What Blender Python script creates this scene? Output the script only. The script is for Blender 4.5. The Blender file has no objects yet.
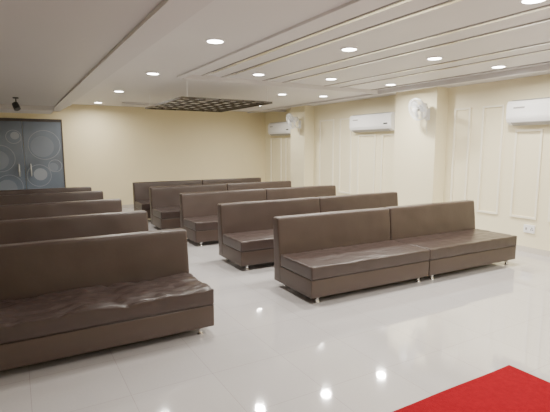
import bpy, bmesh, math, random
from mathutils import Vector, Matrix, noise
random.seed(4)
scn = bpy.context.scene
COL = scn.collection
PI = math.pi

# ---------------------------------------------------------------- materials
def mat(name, col, rough=0.5, metal=0.0, bump=0.0, bscale=40.0, var=0.0, vscale=3.0, emit=None, estr=0.0, coat=0.0, spec=None):
    m = bpy.data.materials.new(name); m.use_nodes = True
    nt = m.node_tree; b = nt.nodes['Principled BSDF']
    b.inputs['Base Color'].default_value = (*col, 1)
    b.inputs['Roughness'].default_value = rough
    b.inputs['Metallic'].default_value = metal
    if coat: b.inputs['Coat Weight'].default_value = coat
    if spec is not None: b.inputs['Specular IOR Level'].default_value = spec
    tc = nt.nodes.new('ShaderNodeTexCoord')
    if var > 0:
        n = nt.nodes.new('ShaderNodeTexNoise'); n.inputs['Scale'].default_value = vscale; n.inputs['Detail'].default_value = 4
        r = nt.nodes.new('ShaderNodeValToRGB')
        r.color_ramp.elements[0].position = .3; r.color_ramp.elements[1].position = .7
        r.color_ramp.elements[0].color = (*[c * (1 - var) for c in col], 1)
        r.color_ramp.elements[1].color = (*[min(1, c * (1 + var)) for c in col], 1)
        nt.links.new(tc.outputs['Object'], n.inputs['Vector']); nt.links.new(n.outputs['Fac'], r.inputs['Fac'])
        nt.links.new(r.outputs['Color'], b.inputs['Base Color'])
    if bump > 0:
        n = nt.nodes.new('ShaderNodeTexNoise'); n.inputs['Scale'].default_value = bscale; n.inputs['Detail'].default_value = 5
        bp = nt.nodes.new('ShaderNodeBump'); bp.inputs['Strength'].default_value = bump; bp.inputs['Distance'].default_value = .01
        nt.links.new(tc.outputs['Object'], n.inputs['Vector']); nt.links.new(n.outputs['Fac'], bp.inputs['Height'])
        nt.links.new(bp.outputs['Normal'], b.inputs['Normal'])
    if emit:
        b.inputs['Emission Color'].default_value = (*emit, 1); b.inputs['Emission Strength'].default_value = estr
    return m

def floor_mat():
    m = bpy.data.materials.new('glossy_floor_tile'); m.use_nodes = True
    nt = m.node_tree; b = nt.nodes['Principled BSDF']
    tc = nt.nodes.new('ShaderNodeTexCoord')
    br = nt.nodes.new('ShaderNodeTexBrick'); br.offset = 0.0; br.squash = 1.0
    br.inputs['Scale'].default_value = 1.0
    br.inputs['Brick Width'].default_value = 0.6; br.inputs['Row Height'].default_value = 0.6
    br.inputs['Mortar Size'].default_value = 0.0018; br.inputs['Mortar Smooth'].default_value = 0.1
    br.inputs['Color1'].default_value = (.60, .58, .58, 1); br.inputs['Color2'].default_value = (.58, .56, .56, 1)
    br.inputs['Mortar'].default_value = (.42, .39, .38, 1)
    n = nt.nodes.new('ShaderNodeTexNoise'); n.inputs['Scale'].default_value = 60; n.inputs['Detail'].default_value = 6
    r = nt.nodes.new('ShaderNodeValToRGB'); r.color_ramp.elements[0].position = .3; r.color_ramp.elements[1].position = .75
    r.color_ramp.elements[0].color = (.96, .96, .96, 1); r.color_ramp.elements[1].color = (1, 1, 1, 1)
    mx = nt.nodes.new('ShaderNodeMix'); mx.data_type = 'RGBA'; mx.blend_type = 'MULTIPLY'; mx.inputs[0].default_value = 1
    nt.links.new(tc.outputs['Object'], br.inputs['Vector']); nt.links.new(tc.outputs['Object'], n.inputs['Vector'])
    nt.links.new(n.outputs['Fac'], r.inputs['Fac'])
    nt.links.new(br.outputs['Color'], mx.inputs[6]); nt.links.new(r.outputs['Color'], mx.inputs[7])
    nt.links.new(mx.outputs[2], b.inputs['Base Color'])
    b.inputs['Roughness'].default_value = .045
    b.inputs['IOR'].default_value = 3.2
    return m

M = {}
M['floor'] = floor_mat()
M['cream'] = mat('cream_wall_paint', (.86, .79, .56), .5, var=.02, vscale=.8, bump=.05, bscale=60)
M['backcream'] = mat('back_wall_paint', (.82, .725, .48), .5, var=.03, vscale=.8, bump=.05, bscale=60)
M['mould'] = mat('cream_moulding_paint', (.89, .84, .69), .3)
M['ceil'] = mat('ceiling_paint', (.67, .65, .65), .5, var=.015, vscale=.7)
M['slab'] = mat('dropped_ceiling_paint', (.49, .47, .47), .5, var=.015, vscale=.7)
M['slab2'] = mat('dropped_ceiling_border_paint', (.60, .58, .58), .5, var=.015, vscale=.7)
M['strip'] = mat('ceiling_strip_metal', (.88, .87, .87), .16, metal=.85)
M['groove_shadow'] = mat('ceiling_groove_shadow', (.20, .185, .18), .5)  # dark colour stands in for the shadow line beside each ceiling strip
M['base'] = mat('skirting_tile', (.62, .57, .50), .2)
M['leather'] = mat('brown_leatherette', (.058, .039, .032), .38, bump=.08, bscale=25, var=.05, vscale=3)
M['leather_seat'] = mat('brown_leatherette_seat', (.050, .034, .030), .33, bump=.18, bscale=12, var=.08, vscale=5)
M['leather_base'] = mat('brown_leatherette_base', (.062, .041, .032), .38, bump=.08, bscale=25, var=.05, vscale=3)
M['piping'] = mat('dark_piping', (.034, .023, .019), .4)
M['chrome'] = mat('chrome', (.72, .72, .72), .18, metal=1)
M['steel'] = mat('brushed_steel', (.70, .72, .75), .3, metal=1)
M['white'] = mat('white_plastic', (.86, .86, .86), .35)
M['guard'] = mat('fan_guard_wire', (.80, .81, .82), .35)
M['blade'] = mat('fan_blade_plastic', (.45, .46, .47), .35)
M['grey'] = mat('grey_plastic', (.35, .34, .33), .4)
M['dark'] = mat('dark_plastic', (.03, .03, .03), .4)
M['lens'] = mat('lit_lens', (1, .98, .94), .4, emit=(1, .97, .90), estr=28)
M['wood'] = mat('dark_wood', (.040, .029, .015), .5, bump=.2, bscale=30, var=.3, vscale=8)
M['red'] = mat('red_carpet', (.30, .006, .014), .95, bump=.8, bscale=220, var=.08, vscale=30, spec=.1)
M['glass'] = mat('blue_grey_door_glass', (.15, .18, .225), .16, var=.22, vscale=1.2)
M['frost'] = mat('frosted_etching', (.195, .225, .27), .4)
M['frost2'] = mat('frosted_etching_light', (.29, .32, .365), .4)
M['frame'] = mat('dark_door_frame', (.06, .05, .045), .4)

# ---------------------------------------------------------------- helpers
def setp(o, **k):
    for a, b in k.items():
        if b is not None: o[a] = b
def obj(name, bm, m, parent=None, smooth=False, kind=None, label=None):
    bmesh.ops.recalc_face_normals(bm, faces=bm.faces[:])
    me = bpy.data.meshes.new(name); bm.to_mesh(me); bm.free()
    if smooth:
        for p in me.polygons: p.use_smooth = True
    me.materials.append(m)
    o = bpy.data.objects.new(name, me); COL.objects.link(o)
    if parent: o.parent = parent
    setp(o, kind=kind, label=label)
    return o
def thing(name, label, cat, loc=(0, 0, 0), rz=0, group=None, kind=None):
    o = bpy.data.objects.new(name, None); COL.objects.link(o)
    o.empty_display_size = .1
    o.location = loc; o.rotation_euler = (0, 0, rz)
    setp(o, label=label, category=cat, group=group, kind=kind)
    return o
def box(bm, x0, x1, y0, y1, z0, z1, bev=0, seg=2):
    r = bmesh.ops.create_cube(bm, size=1)
    vs = r['verts']
    for v in vs:
        v.co = Vector(((x0 + x1) / 2 + v.co.x * (x1 - x0), (y0 + y1) / 2 + v.co.y * (y1 - y0), (z0 + z1) / 2 + v.co.z * (z1 - z0)))
    if bev:
        es = list({e for v in vs for e in v.link_edges})
        bmesh.ops.bevel(bm, geom=es, offset=bev, segments=seg, affect='EDGES', profile=.5)
def prism_y(bm, prof, y0, y1):
    a = [bm.verts.new((x, y0, z)) for x, z in prof]; b = [bm.verts.new((x, y1, z)) for x, z in prof]
    n = len(prof)
    bm.faces.new(a); bm.faces.new(b[::-1])
    for i in range(n): bm.faces.new((a[i], b[i], b[(i + 1) % n], a[(i + 1) % n]))
def prism_z(bm, prof, z0, z1):
    a = [bm.verts.new((x, y, z0)) for x, y in prof]; b = [bm.verts.new((x, y, z1)) for x, y in prof]
    n = len(prof)
    bm.faces.new(a); bm.faces.new(b[::-1])
    for i in range(n): bm.faces.new((a[i], b[i], b[(i + 1) % n], a[(i + 1) % n]))
def frame_mat(p, d):
    d = Vector(d).normalized(); q = d.to_track_quat('Z', 'Y'); return Matrix.Translation(p) @ q.to_matrix().to_4x4()
def lathe(bm, prof, p=(0, 0, 0), d=(0, 0, 1), n=28):
    T = frame_mat(p, d); rings = []
    for r, z in prof:
        rings.append([bm.verts.new(T @ Vector((max(r, 1e-4) * math.cos(2 * PI * k / n), max(r, 1e-4) * math.sin(2 * PI * k / n), z))) for k in range(n)])
    for i in range(len(rings) - 1):
        for k in range(n):
            bm.faces.new((rings[i][k], rings[i][(k + 1) % n], rings[i + 1][(k + 1) % n], rings[i + 1][k]))
    bm.faces.new(rings[0][::-1]); bm.faces.new(rings[-1])
def tube(bm, pts, r, n=6, closed=False):
    pts = [Vector(p) for p in pts]; rings = []; L = len(pts)
    for i, p in enumerate(pts):
        if closed: d = pts[(i + 1) % L] - pts[i - 1]
        else: d = pts[min(i + 1, L - 1)] - pts[max(i - 1, 0)]
        d.normalize()
        up = Vector((0, 0, 1)) if abs(d.z) < .9 else Vector((1, 0, 0))
        u = d.cross(up).normalized(); w = d.cross(u)
        rings.append([bm.verts.new(p + r * (math.cos(2 * PI * k / n) * u + math.sin(2 * PI * k / n) * w)) for k in range(n)])
    for i in range(L if closed else L - 1):
        A, B = rings[i], rings[(i + 1) % L]
        for k in range(n): bm.faces.new((A[k], A[(k + 1) % n], B[(k + 1) % n], B[k]))
    if not closed:
        bm.faces.new(rings[0][::-1]); bm.faces.new(rings[-1])
def rbox(bm, x0, x1, y0, y1, z0, z1, r, nx=20, ny=8, nz=6, fn=None):
    def par(a, b, n):
        L = b - a; inner = [r + (L - 2 * r) * i / n for i in range(n + 1)]
        return [a + t for t in ([0, r * .3, r * .65] + inner + [L - r * .65, L - r * .3, L])]
    X, Y, Z = par(x0, x1, nx), par(y0, y1, ny), par(z0, z1, nz)
    def P(x, y, z):
        c = Vector((min(max(x, x0 + r), x1 - r), min(max(y, y0 + r), y1 - r), min(max(z, z0 + r), z1 - r)))
        d = Vector((x, y, z)) - c
        v = c + d.normalized() * r if d.length > 1e-9 else Vector((x, y, z))
        return fn(v) if fn else v
    cache = {}
    def V(i, j, k):
        if (i, j, k) not in cache: cache[(i, j, k)] = bm.verts.new(P(X[i], Y[j], Z[k]))
        return cache[(i, j, k)]
    a, b, c = len(X) - 1, len(Y) - 1, len(Z) - 1
    for i in range(a):
        for j in range(b):
            for k in (0, c): bm.faces.new((V(i, j, k), V(i + 1, j, k), V(i + 1, j + 1, k), V(i, j + 1, k)))
        for k in range(c):
            for j in (0, b): bm.faces.new((V(i, j, k), V(i + 1, j, k), V(i + 1, j, k + 1), V(i, j, k + 1)))
    for j in range(b):
        for k in range(c):
            for i in (0, a): bm.faces.new((V(i, j, k), V(i, j + 1, k), V(i, j + 1, k + 1), V(i, j, k + 1)))
def B(): return bmesh.new()

# ---------------------------------------------------------------- room
XL, XR, YB, YF, ZC = -3.2, 7.14, 12.9, -2.6, 2.8
XS, ZS = 1.12, 2.6           # dropped slab on the left
tn = 1
def trim(bm, m):
    global tn
    o = obj('trim_%d' % tn, bm, m, kind='structure'); tn += 1
    return o
bm = B(); box(bm, XL - .1, XR + .1, YF - .1, YB + .1, -.1, 0); obj('floor', bm, M['floor'], kind='structure')
TX0, TX1, TY1 = 2.42, 6.5, 7.0
ZT = ZC + .10
H = ZT + .2
ZP = ZC + .04
bm = B()
box(bm, XS, TX0, YF - .1, YB + .1, ZC, H)
box(bm, TX1, XR + .1, YF - .1, YB + .1, ZC, H)
box(bm, TX0, TX1, TY1, YB + .1, ZC, H)
box(bm, TX0, TX1, YF - .1, TY1, ZP, H)
obj('ceiling', bm, M['ceil'], kind='structure')
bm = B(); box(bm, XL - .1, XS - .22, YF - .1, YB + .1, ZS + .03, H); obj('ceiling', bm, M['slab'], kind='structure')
bm = B(); box(bm, XS - .22, XS, YF - .1, YB + .1, ZS, H); trim(bm, M['slab2'])
bm = B(); box(bm, XS, XS + .12, YF, YB, 2.68, ZC); trim(bm, M['slab2'])
bm = B(); box(bm, XS + .12, XS + .24, YF, YB, 2.75, ZC); trim(bm, M['ceil'])
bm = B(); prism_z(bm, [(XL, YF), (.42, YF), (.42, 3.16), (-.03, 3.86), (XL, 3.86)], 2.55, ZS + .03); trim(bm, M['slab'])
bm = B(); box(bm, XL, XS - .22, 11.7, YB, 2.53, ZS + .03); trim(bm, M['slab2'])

bm = B(); box(bm, XL, XR, YB, YB + .1, 0, H); obj('wall_back', bm, M['backcream'], kind='structure')
bm = B(); box(bm, XL, XR, YF - .1, YF, 0, H); obj('wall_front', bm, M['cream'], kind='structure')
bm = B(); box(bm, XL - .1, XL, YF, YB, 0, ZS); obj('wall_left', bm, M['cream'], kind='structure')
bm = B(); box(bm, XR, XR + .1, YF, YB, 0, ZC)
PX = 6.83
for y0, y1 in ((10.15, 10.85), (5.79, 6.83), (.9, 1.9)):
    box(bm, PX, XR, y0, y1, 0, ZC)
obj('wall_right', bm, M['cream'], kind='structure')
bm = B()
ys = [YF, .9, 1.9, 5.79, 6.83, 10.15, 10.85, YB]
for i in range(0, len(ys) - 1):
    xf = XR if i % 2 == 0 else PX
    box(bm, xf - .012, xf, ys[i], ys[i + 1], 0, .09)
for y in (.9, 5.79, 10.15): box(bm, PX - .012, XR, y - .012, y, 0, .09)
obj('baseboard_right', bm, M['base'], kind='structure')
bm = B(); box(bm, 1.28, XR - .012, YB - .012, YB, 0, .09); obj('baseboard_back', bm, M['base'], kind='structure')
def wall_frame(y0, y1, z0, z1, x=XR):
    bm = B(); w = .032; t = .028
    for (a, b, c, d) in ((y0, y1, z0, z0 + w), (y0, y1, z1 - w, z1), (y0, y0 + w, z0 + w, z1 - w), (y1 - w, y1, z0 + w, z1 - w)):
        box(bm, x - t, x, a, b, c, d)
    trim(bm, M['mould'])
for a in ((5.28, 5.62, .55, 2.40), (4.64, 5.04, .55, 2.40), (3.98, 4.42, .55, 1.98), (3.3, 3.8, .55, 1.98), (2.3, 3.0, .55, 2.40),
          (7.05, 7.5, .55, 1.98), (7.7, 8.3, .55, 1.98), (8.55, 9.0, .55, 2.40), (9.25, 9.85, .55, 2.40), (11.1, 11.6, .55, 1.98), (11.85, 12.5, .55, 1.98)):
    wall_frame(*a)
for x in (2.74, 3.08, 3.86, 4.26, 5.18, 5.56, 6.34):
    bm = B(); prism_y(bm, [(x - .026, ZP), (x - .022, ZP - .01), (x + .022, ZP - .01), (x + .026, ZP)], YF, TY1)
    trim(bm, M['strip'])
    bm = B(); box(bm, x - .044, x - .026, YF, TY1, ZP - .004, ZP); box(bm, x + .026, x + .040, YF, TY1, ZP - .004, ZP)  # thin dark bands along both edges, groove shade put into their colour
    trim(bm, M['groove_shadow'])
for (a, b, c, d, z) in ((TX0 - .12, TX0, YF, TY1, .025), (TX0, TX1, TY1, TY1 + .08, .03), (TX0, XR, 11.6, 11.68, .06), (TX1, TX1 + .08, YF, YB, .04)):
    bm = B(); box(bm, a, b, c, d, ZC - z, ZC); trim(bm, M['ceil'])

# ---------------------------------------------------------------- glass door
door = thing('door_1', 'blue-grey glass double door etched with circles at the back left of the hall', 'door', (.25, YB, 0), kind='structure')
bm = B()
box(bm, -.92, -.89, -.04, .0, 0, 2.40); box(bm, .87, .90, -.04, 0, 0, 2.40); box(bm, -.89, .87, -.04, 0, 2.33, 2.40)
obj('door_frame', bm, M['frame'], door)
for s in (-1, 1):
    x0, x1 = (-.89, -.004) if s < 0 else (.004, .87)
    bm = B(); box(bm, x0, x1, -.032, -.02, .01, 2.33)
    leaf = obj('door_leaf', bm, M['glass'], door)
    bm = B(); bm2 = B()
    circ = [(.46, 1.75, .37), (.30, .98, .28), (.68, 1.22, .16)] if s > 0 else [(.52, 1.42, .33), (.2, 1.95, .17), (.36, .72, .3)]
    for ci, (cx, cz, r) in enumerate(circ):
        cx = x0 + cx if s > 0 else x1 - cx
        r = min(r, cx - x0 - .01, x1 - cx - .01)
        if r < .03: continue
        if ci % 2 == 0:
            lathe(bm, [(r * .72, 0), (r * .72, .002)], (cx - .05, -.032, cz - .04), (0, -1, 0), 32)
        rr = r; w = .013; n = 36; pr = []
        for k in range(n):
            t = 2 * PI * k / n; c, sn = math.cos(t), math.sin(t)
            pr.append([bm2.verts.new((cx + R_ * c, yy, cz + R_ * sn)) for R_, yy in ((rr, -.032), (rr, -.0345), (rr - w, -.0345), (rr - w, -.032))])
        for k in range(n):
            A, C = pr[k], pr[(k + 1) % n]
            for j in range(3): bm2.faces.new((A[j], C[j], C[j + 1], A[j + 1]))
        if ci % 2: lathe(bm2, [(r * .55, 0), (r * .55, .002)], (cx + .03, -.032, cz + .03), (0, -1, 0), 32)
    obj('etched_pattern', bm, M['frost'], leaf)
    obj('etched_pattern', bm2, M['frost2'], leaf)
    bm = B(); hx = s * .13
    tube(bm, [(hx, -.032, .98), (hx, -.075, .98), (hx, -.08, 1.01), (hx, -.08, 1.24), (hx, -.075, 1.27), (hx, -.032, 1.27)], .016, 8)
    obj('door_handle', bm, M['steel'], leaf, smooth=True, label='steel pull handle')

# ---------------------------------------------------------------- sofas
def sofa(label, group, x0, x1, yback, rot=0, seed=0, wr=.45, D=.86):
    """x0..x1 world extent of the sofa, yback = rear edge of the backrest top"""
    L = x1 - x0
    root = thing('sofa', label, 'sofa', ((x0 + x1) / 2, yback - D / 2, 0), rot, group)
    hx = L / 2; yf = -D / 2; yb = D / 2
    off = Vector((seed * 3.7, seed * 1.3, 0))
    bm = B(); rbox(bm, -hx + .003, hx - .003, yf + .006, yb - .03, .075, .278, .014, 12, 6, 2)
    base = obj('base', bm, M['leather_base'], root, smooth=True)
    def seatfn(v):
        n = noise.noise(v * 3.2 + off) * .010 + noise.noise(v * 9 + off) * .007
        ridge = abs(noise.noise(Vector((v.x * 2.6, v.y * 7, 0)) + off))
        d = Vector((0, 0, wr)) * (n - .013 * max(0, .15 - ridge) / .15) if v.z > .40 else Vector((0, n * .4, 0))
        return v + d
    bm = B(); rbox(bm, -hx + .002, hx - .002, yf, yb - .19, .281, .425, .018, 60, 22, 4, seatfn)
    seat = obj('seat', bm, M['leather_seat'], root, smooth=True)
    bm = B()
    tube(bm, [(-hx + .006, yb - .2, .280), (-hx + .006, yf + .008, .280), (hx - .006, yf + .008, .280), (hx - .006, yb - .2, .280)], .004, 6)
    obj('piping', bm, M['piping'], seat, smooth=True)
    def backfn(v):
        t = (v.z - .1) / .76
        y = v.y
        front = (yb - .02 - y) / .2
        y += .03 * t
        y += max(0, min(1, front)) * .055 * t
        n = noise.noise(v * 3 + off * 1.7) * .007 + noise.noise(v * 8 + off) * .003
        return Vector((v.x, y + n * (1 if front > .5 else .4), v.z + noise.noise(v * 2 + off) * .004))
    bm = B(); rbox(bm, -hx + .001, hx - .001, yb - .215, yb - .03, .095, .86, .026, 40, 3, 16, backfn)
    obj('backrest', bm, M['leather'], root, smooth=True)
    for sx in (-1, 1):
        for y in (yf + .07, yb - .12):
            bm = B(); lathe(bm, [(.028, 0), (.028, .008), (.019, .014), (.021, .06), (.032, .068), (.032, .08)], (sx * (hx - .12), y, 0), n=16)
            obj('leg', bm, M['chrome'], root, smooth=True)
    return root

GR = 'pairs of sofas in the right hand rows'
rows = [(2.68, 6.26, 4.66, -1.1, 'front'), (2.60, 6.20, 6.20, -.2, 'second'), (2.60, 6.14, 7.98, .2, 'third'),
        (2.46, 5.98, 9.55, .5, 'fourth'), (2.44, 5.91, 11.0, .5, 'rearmost')]
desc = {
 'front': ('brown leatherette armless sofa, left half of the nearest right-hand pair, standing by the open floor',
           'brown leatherette armless sofa, right half of the nearest pair, closest to the wall socket'),
 'second': ('brown armless sofa directly behind the left half of the nearest right-hand pair',
            'brown armless sofa directly behind the right half of the nearest right-hand pair'),
 'third': ('brown armless sofa at the aisle end of the third right-hand row',
           'brown armless sofa at the wall end of the third right-hand row'),
 'fourth': ('brown armless sofa at the aisle end of the fourth right-hand row',
            'brown armless sofa at the wall end of the fourth right-hand row'),
 'rearmost': ('brown armless sofa, aisle end of the last right-hand row, nearest the back wall',
              'brown armless sofa, wall end of the last right-hand row, nearest the back wall')}
sd = 1
for x0, x1, yb, rot, nm in rows:
    mid = (x0 + x1) / 2; a = math.radians(rot)
    dy = math.sin(a) * (x1 - x0) / 2
    DD = .87 if nm == 'front' else .83
    sofa(desc[nm][0], GR, x0, mid - .002, yb, a, sd, D=DD); sd += 1
    sofa(desc[nm][1], GR, mid + .002, x1, yb + dy, a, sd, D=DD); sd += 1
GL = 'sofas in the left hand column'
for x1, yb, lb, wr in ((1.50, 4.50, 'large brown leatherette armless sofa in the left foreground with creased seat', 1.6),
                   (1.49, 6.02, 'brown sofa backrest directly behind the left foreground sofa', .6),
                   (1.48, 7.60, 'middle one of the five brown sofas in the left column', .6),
                   (1.46, 9.20, 'brown sofa in the left column, just in front of the rearmost one', .6),
                   (1.40, 10.25, 'rearmost brown sofa in the left column, closest to the glass door', .6)):
    sofa(lb, GL, x1 - 1.88, x1, yb, 0, sd, wr, D=.84); sd += 1

# ---------------------------------------------------------------- red carpet
bm = B(); rbox(bm, .6, 3.25, -1.5, 1.94, 0, .012, .005, 30, 40, 1, lambda v: v + Vector((noise.noise(v * 2) * .006, noise.noise(v * 2.3) * .006, 0)))
c = obj('red_carpet', bm, M['red']); setp(c, label='bright red carpet lying on the glossy tiles at the lower right', category='carpet')

# ---------------------------------------------------------------- air conditioners
def ac(y0, y1, label):
    root = thing('air_conditioner', label, 'air conditioner', (XR, (y0 + y1) / 2, 2.05), 0, 'split air conditioners on the right wall')
    h = (y1 - y0) / 2
    bm = B(); prism_y(bm, [(-.001, 0), (-.13, 0), (-.20, .045), (-.225, .10), (-.225, .31), (-.20, .365), (-.16, .38), (-.001, .38)], -h, h)
    obj('body', bm, M['white'], root)
    bm = B(); box(bm, -.231, -.2255, -h + .015, h - .015, .115, .30, .002); obj('front_panel', bm, M['white'], root)
    bm = B(); prism_y(bm, [(-.145, -.004), (-.212, .040), (-.217, .034), (-.15, -.012)], -h + .08, h - .08); obj('louver', bm, M['grey'], root)
    bm = B()
    for i in range(9): box(bm, -.19 + .018 * i, -.182 + .018 * i, -h + .06, h - .06, .38, .386)
    obj('intake_grille', bm, M['grey'], root)
    bm = B(); box(bm, -.234, -.2312, -h + .10, -h + .22, .135, .165); obj('display', bm, M['dark'], root)
    bm = B(); box(bm, -.234, -.2312, h - .3, h - .12, .25, .275); obj('badge', bm, M['grey'], root)
ac(3.15, 4.47, 'white split air conditioner above the wall socket, cut off by the right edge')
ac(7.03, 8.38, 'white split air conditioner on the wall between the two pillars')
ac(11.0, 12.3, 'small looking farthest white split air conditioner beside the back corner')

# ---------------------------------------------------------------- wall fans
def fan(y, z, label):
    root = thing('wall_fan', label, 'fan', (PX, y, z), 0, 'white wall fans on the pillars')
    d = Vector((-.88, .12, -.30)).normalized()
    bm = B(); box(bm, -.03, 0, -.05, .05, -.20, .02, .008); obj('wall_bracket', bm, M['white'], root)
    c0 = Vector((-.22, -.02, .02))
    bm = B(); tube(bm, [(-.02, 0, -.14), (-.08, 0, -.18), (-.16, 0, -.14), tuple(c0)], .018, 10); obj('arm', bm, M['white'], root, smooth=True)
    bm = B(); lathe(bm, [(.02, -.13), (.055, -.12), (.068, -.07), (.068, .02), (.05, .05)], c0, d); obj('motor_housing', bm, M['white'], root, smooth=True)
    T = frame_mat(c0, d)
    R = .205
    bm = B()
    for (r, zz) in ((R, .09), (R * .99, .115), (R * .97, .07), (.14, .145), (.07, .158), (.14, .05)):
        n = 36
        tube(bm, [T @ Vector((r * math.cos(2 * PI * k / n), r * math.sin(2 * PI * k / n), zz)) for k in range(n)], .007 if r > .18 else .003, 5, True)
    for k in range(28):
        t = 2 * PI * k / 28; cs = Vector((math.cos(t), math.sin(t), 0))
        tube(bm, [T @ (cs * .05 + Vector((0, 0, .158))), T @ (cs * .14 + Vector((0, 0, .145))), T @ (cs * .185 + Vector((0, 0, .12))), T @ (cs * R + Vector((0, 0, .09))), T @ (cs * .14 + Vector((0, 0, .05))), T @ (cs * .05 + Vector((0, 0, .04)))], .002, 4)
    obj('guard', bm, M['guard'], root)
    bm = B(); lathe(bm, [(.05, .153), (.05, .162), (.03, .168)], c0, d); obj('guard_badge', bm, M['white'], root)
    bm = B(); lathe(bm, [(.035, .06), (.04, .10), (.02, .13)], c0, d); obj('hub', bm, M['grey'], root, smooth=True)
    for k in range(3):
        bm = B(); t0 = 2 * PI * k / 3; rr = []
        for i in range(7):
            r = .03 + .145 * i / 6; w = .25 + .40 * math.sin(PI * (i + 1) / 8)
            row = []
            for j in range(5):
                a = t0 + (j / 4 - .5) * 2 * w * (1 if i < 6 else .7)
                row.append(bm.verts.new(T @ Vector((r * math.cos(a), r * math.sin(a), .085 + (j / 4 - .5) * .035))))
            rr.append(row)
        for i in range(6):
            for j in range(4): bm.faces.new((rr[i][j], rr[i + 1][j], rr[i + 1][j + 1], rr[i][j + 1]))
        obj('blade', bm, M['blade'], root, smooth=True)
    bm = B(); tube(bm, [(-.015, .0, -.16), (-.012, .02, -.3), (-.012, .0, -.45)], .004, 5); obj('pull_cord', bm, M['white'], root)
fan(5.98, 2.40, 'white caged wall fan on the nearer pillar, right of the middle air conditioner')
fan(10.36, 2.40, 'white caged wall fan on the farther pillar, beside the farthest air conditioner')

# ---------------------------------------------------------------- socket
s = thing('wall_socket', 'white electrical socket plate low on the wall beside the nearest sofa pair', 'socket', (XR, 4.08, .39))
bm = B(); box(bm, -.030, 0, -.09, .09, -.065, .065, .004); obj('plate', bm, M['white'], s)
bm = B()
for y, z in ((-.05, .02), (-.065, -.01), (-.035, -.01)): lathe(bm, [(.009, 0), (.009, .002)], (-.030, y, z), (-1, 0, 0), 10)
obj('pin_holes', bm, M['dark'], s)
bm = B(); box(bm, -.036, -.030, .03, .055, -.02, .02, .002); obj('switch', bm, M['grey'], s)

# ---------------------------------------------------------------- dark ceiling spotlight in front of the door
sp = thing('ceiling_spotlight', 'small dark spotlight hanging from the low ceiling in front of the glass door', 'spotlight', (.12, 9.95, ZS + .03))
bm = B(); lathe(bm, [(.05, 0), (.05, -.02), (.03, -.025)], n=20); obj('canopy', bm, M['dark'], sp)
bm = B(); tube(bm, [(0, 0, -.02), (0, 0, -.11)], .012, 8); obj('stem', bm, M['dark'], sp)
bm = B(); lathe(bm, [(.035, -.08), (.055, -.07), (.06, .06), (.05, .065)], (0, 0, -.17), (.25, -.5, -.8), 20); obj('head', bm, M['dark'], sp)

# ---------------------------------------------------------------- ceiling lattice
lt = thing('ceiling_lattice', 'dark brown slatted lattice hanging just below the ceiling near the back wall', 'lattice', (3.38, 8.6, 2.52))
hx, hy = .86, 1.2
bm = B()
for s_ in (-1, 1):
    box(bm, -hx, hx, s_ * hy - .016, s_ * hy + .016, -.018, .018); box(bm, s_ * hx - .016, s_ * hx + .016, -hy, hy, -.018, .018)
obj('frame', bm, M['wood'], lt)
for i, x in enumerate((-.64, -.46, -.20, .02, .26, .46, .68)):
    e = (.10, -.06, .14, .04, -.08, .12, .05)[i]
    bm = B(); box(bm, x - .013, x + .013, -hy - abs(e), hy + e * .5, -.018, .006); obj('slat', bm, M['wood'], lt)
for y in (-.78, -.40, .02, .40, .82):
    bm = B(); box(bm, -hx, hx + .05, y - .018, y + .018, .0, .018); obj('cross_slat', bm, M['wood'], lt)
for a in (-1, 1):
    for b in (-1, 1):
        bm = B(); tube(bm, [(a * hx * .9, b * hy * .99, .01), (a * hx * .9, b * hy * .99, .28)], .004, 8); obj('hanging_rod', bm, M['white'], lt)

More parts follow.
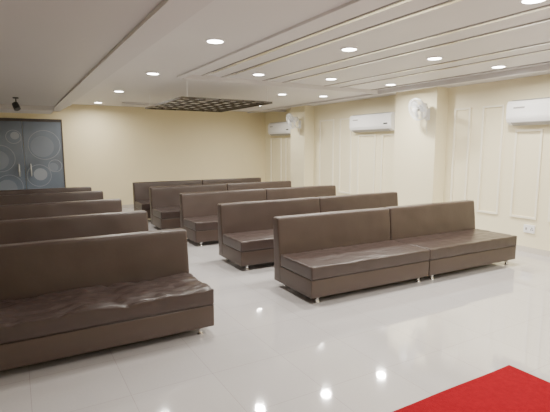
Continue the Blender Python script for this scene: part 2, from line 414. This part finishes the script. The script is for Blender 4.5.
# ---------------------------------------------------------------- downlights
def downlight(x, y, label, group, z=ZC, power=38):
    root = thing('ceiling_light', label, 'ceiling light', (x, y, z), 0, group)
    bm = B(); lathe(bm, [(.105, 0), (.105, -.008), (.085, -.014), (.082, -.004)], n=32); obj('trim_ring', bm, M['white'], root, smooth=False)
    bm = B(); lathe(bm, [(.08, -.006), (.08, -.0145)], n=32); obj('lens', bm, M['lens'], root)
    l = bpy.data.lights.new('lamp', 'AREA'); l.shape = 'DISK'; l.size = .15; l.energy = power; l.color = (1, .955, .87); l.spread = math.radians(170)
    lo = bpy.data.objects.new('lamp', l); COL.objects.link(lo); lo.parent = root; lo.location = (0, 0, -.03)
G1 = 'aisle downlights'; G2 = 'downlights in the slatted ceiling'
for x, y, lb in ((1.9, 4.5, 'round downlight above the aisle, nearest and largest of its row'), (1.9, 6.9, 'round downlight above the aisle, second of its row'),
                 (1.9, 9.4, 'round downlight above the aisle, third of its row'), (1.92, 12.0, 'round downlight above the aisle, farthest of its row')):
    downlight(x, y, lb, G1, power=36)
for x, y, lb, pw in ((3.57, 2.14, 'round downlight at the top right corner of the photo between ceiling strips', 40),
                 (3.48, 4.25, 'round downlight between ceiling strips above the nearest left sofa of the right rows', 40),
                 (3.43, 6.4, 'round downlight between ceiling strips in front of the dark lattice', 38),
                 (4.78, 4.12, 'round downlight in the middle of the strips above the nearest sofa pair', 40),
                 (4.70, 6.2, 'round downlight above the second sofa row, right of the lattice', 40),
                 (6.06, 4.08, 'round downlight near the wall above the nearest air conditioner', 52),
                 (6.06, 6.2, 'round downlight near the wall in front of the nearer pillar', 48)):
    downlight(x, y, lb, G2, z=ZP, power=pw)
downlight(5.9, 8.05, 'round downlight near the wall above the middle air conditioner', G2, power=50)
downlight(4.95, 8.2, 'small round downlight beside the right edge of the dark lattice', G2)
downlight(5.7, 10.7, 'small round downlight near the farther pillar, farthest from the camera on the right', G2, power=42)
for x, y in ((3.5, -.3), (5.9, 1.2)):  # unseen downlights added as fill for the hall
    downlight(x, y, 'round fill downlight added in the ceiling, out of view', 'added fill downlights out of view', z=ZP)
for x, y in ((1.9, 1.6), (1.9, -1.2)):  # more added fill lamps out of view, over the aisle
    downlight(x, y, 'round fill downlight added in the ceiling, out of view', 'added fill downlights out of view', power=34)
downlight(-1.2, 5.5, 'round downlight in the dropped ceiling left of the frame', None, z=ZS + .03, power=20)

# ---------------------------------------------------------------- world and camera
w = bpy.data.worlds.new('world'); scn.world = w; w.use_nodes = True
w.node_tree.nodes['Background'].inputs[0].default_value = (.8, .85, 1, 1); w.node_tree.nodes['Background'].inputs[1].default_value = .3
cam = bpy.data.cameras.new('camera'); co = bpy.data.objects.new('camera', cam); COL.objects.link(co)
co.location = (0, 0, 1.7); co.rotation_euler = (math.radians(90 - 7.51), 0, math.radians(-30.22))
cam.sensor_width = 36; cam.lens = 36 * 447.6 / 550; cam.clip_start = .05
scn.camera = co
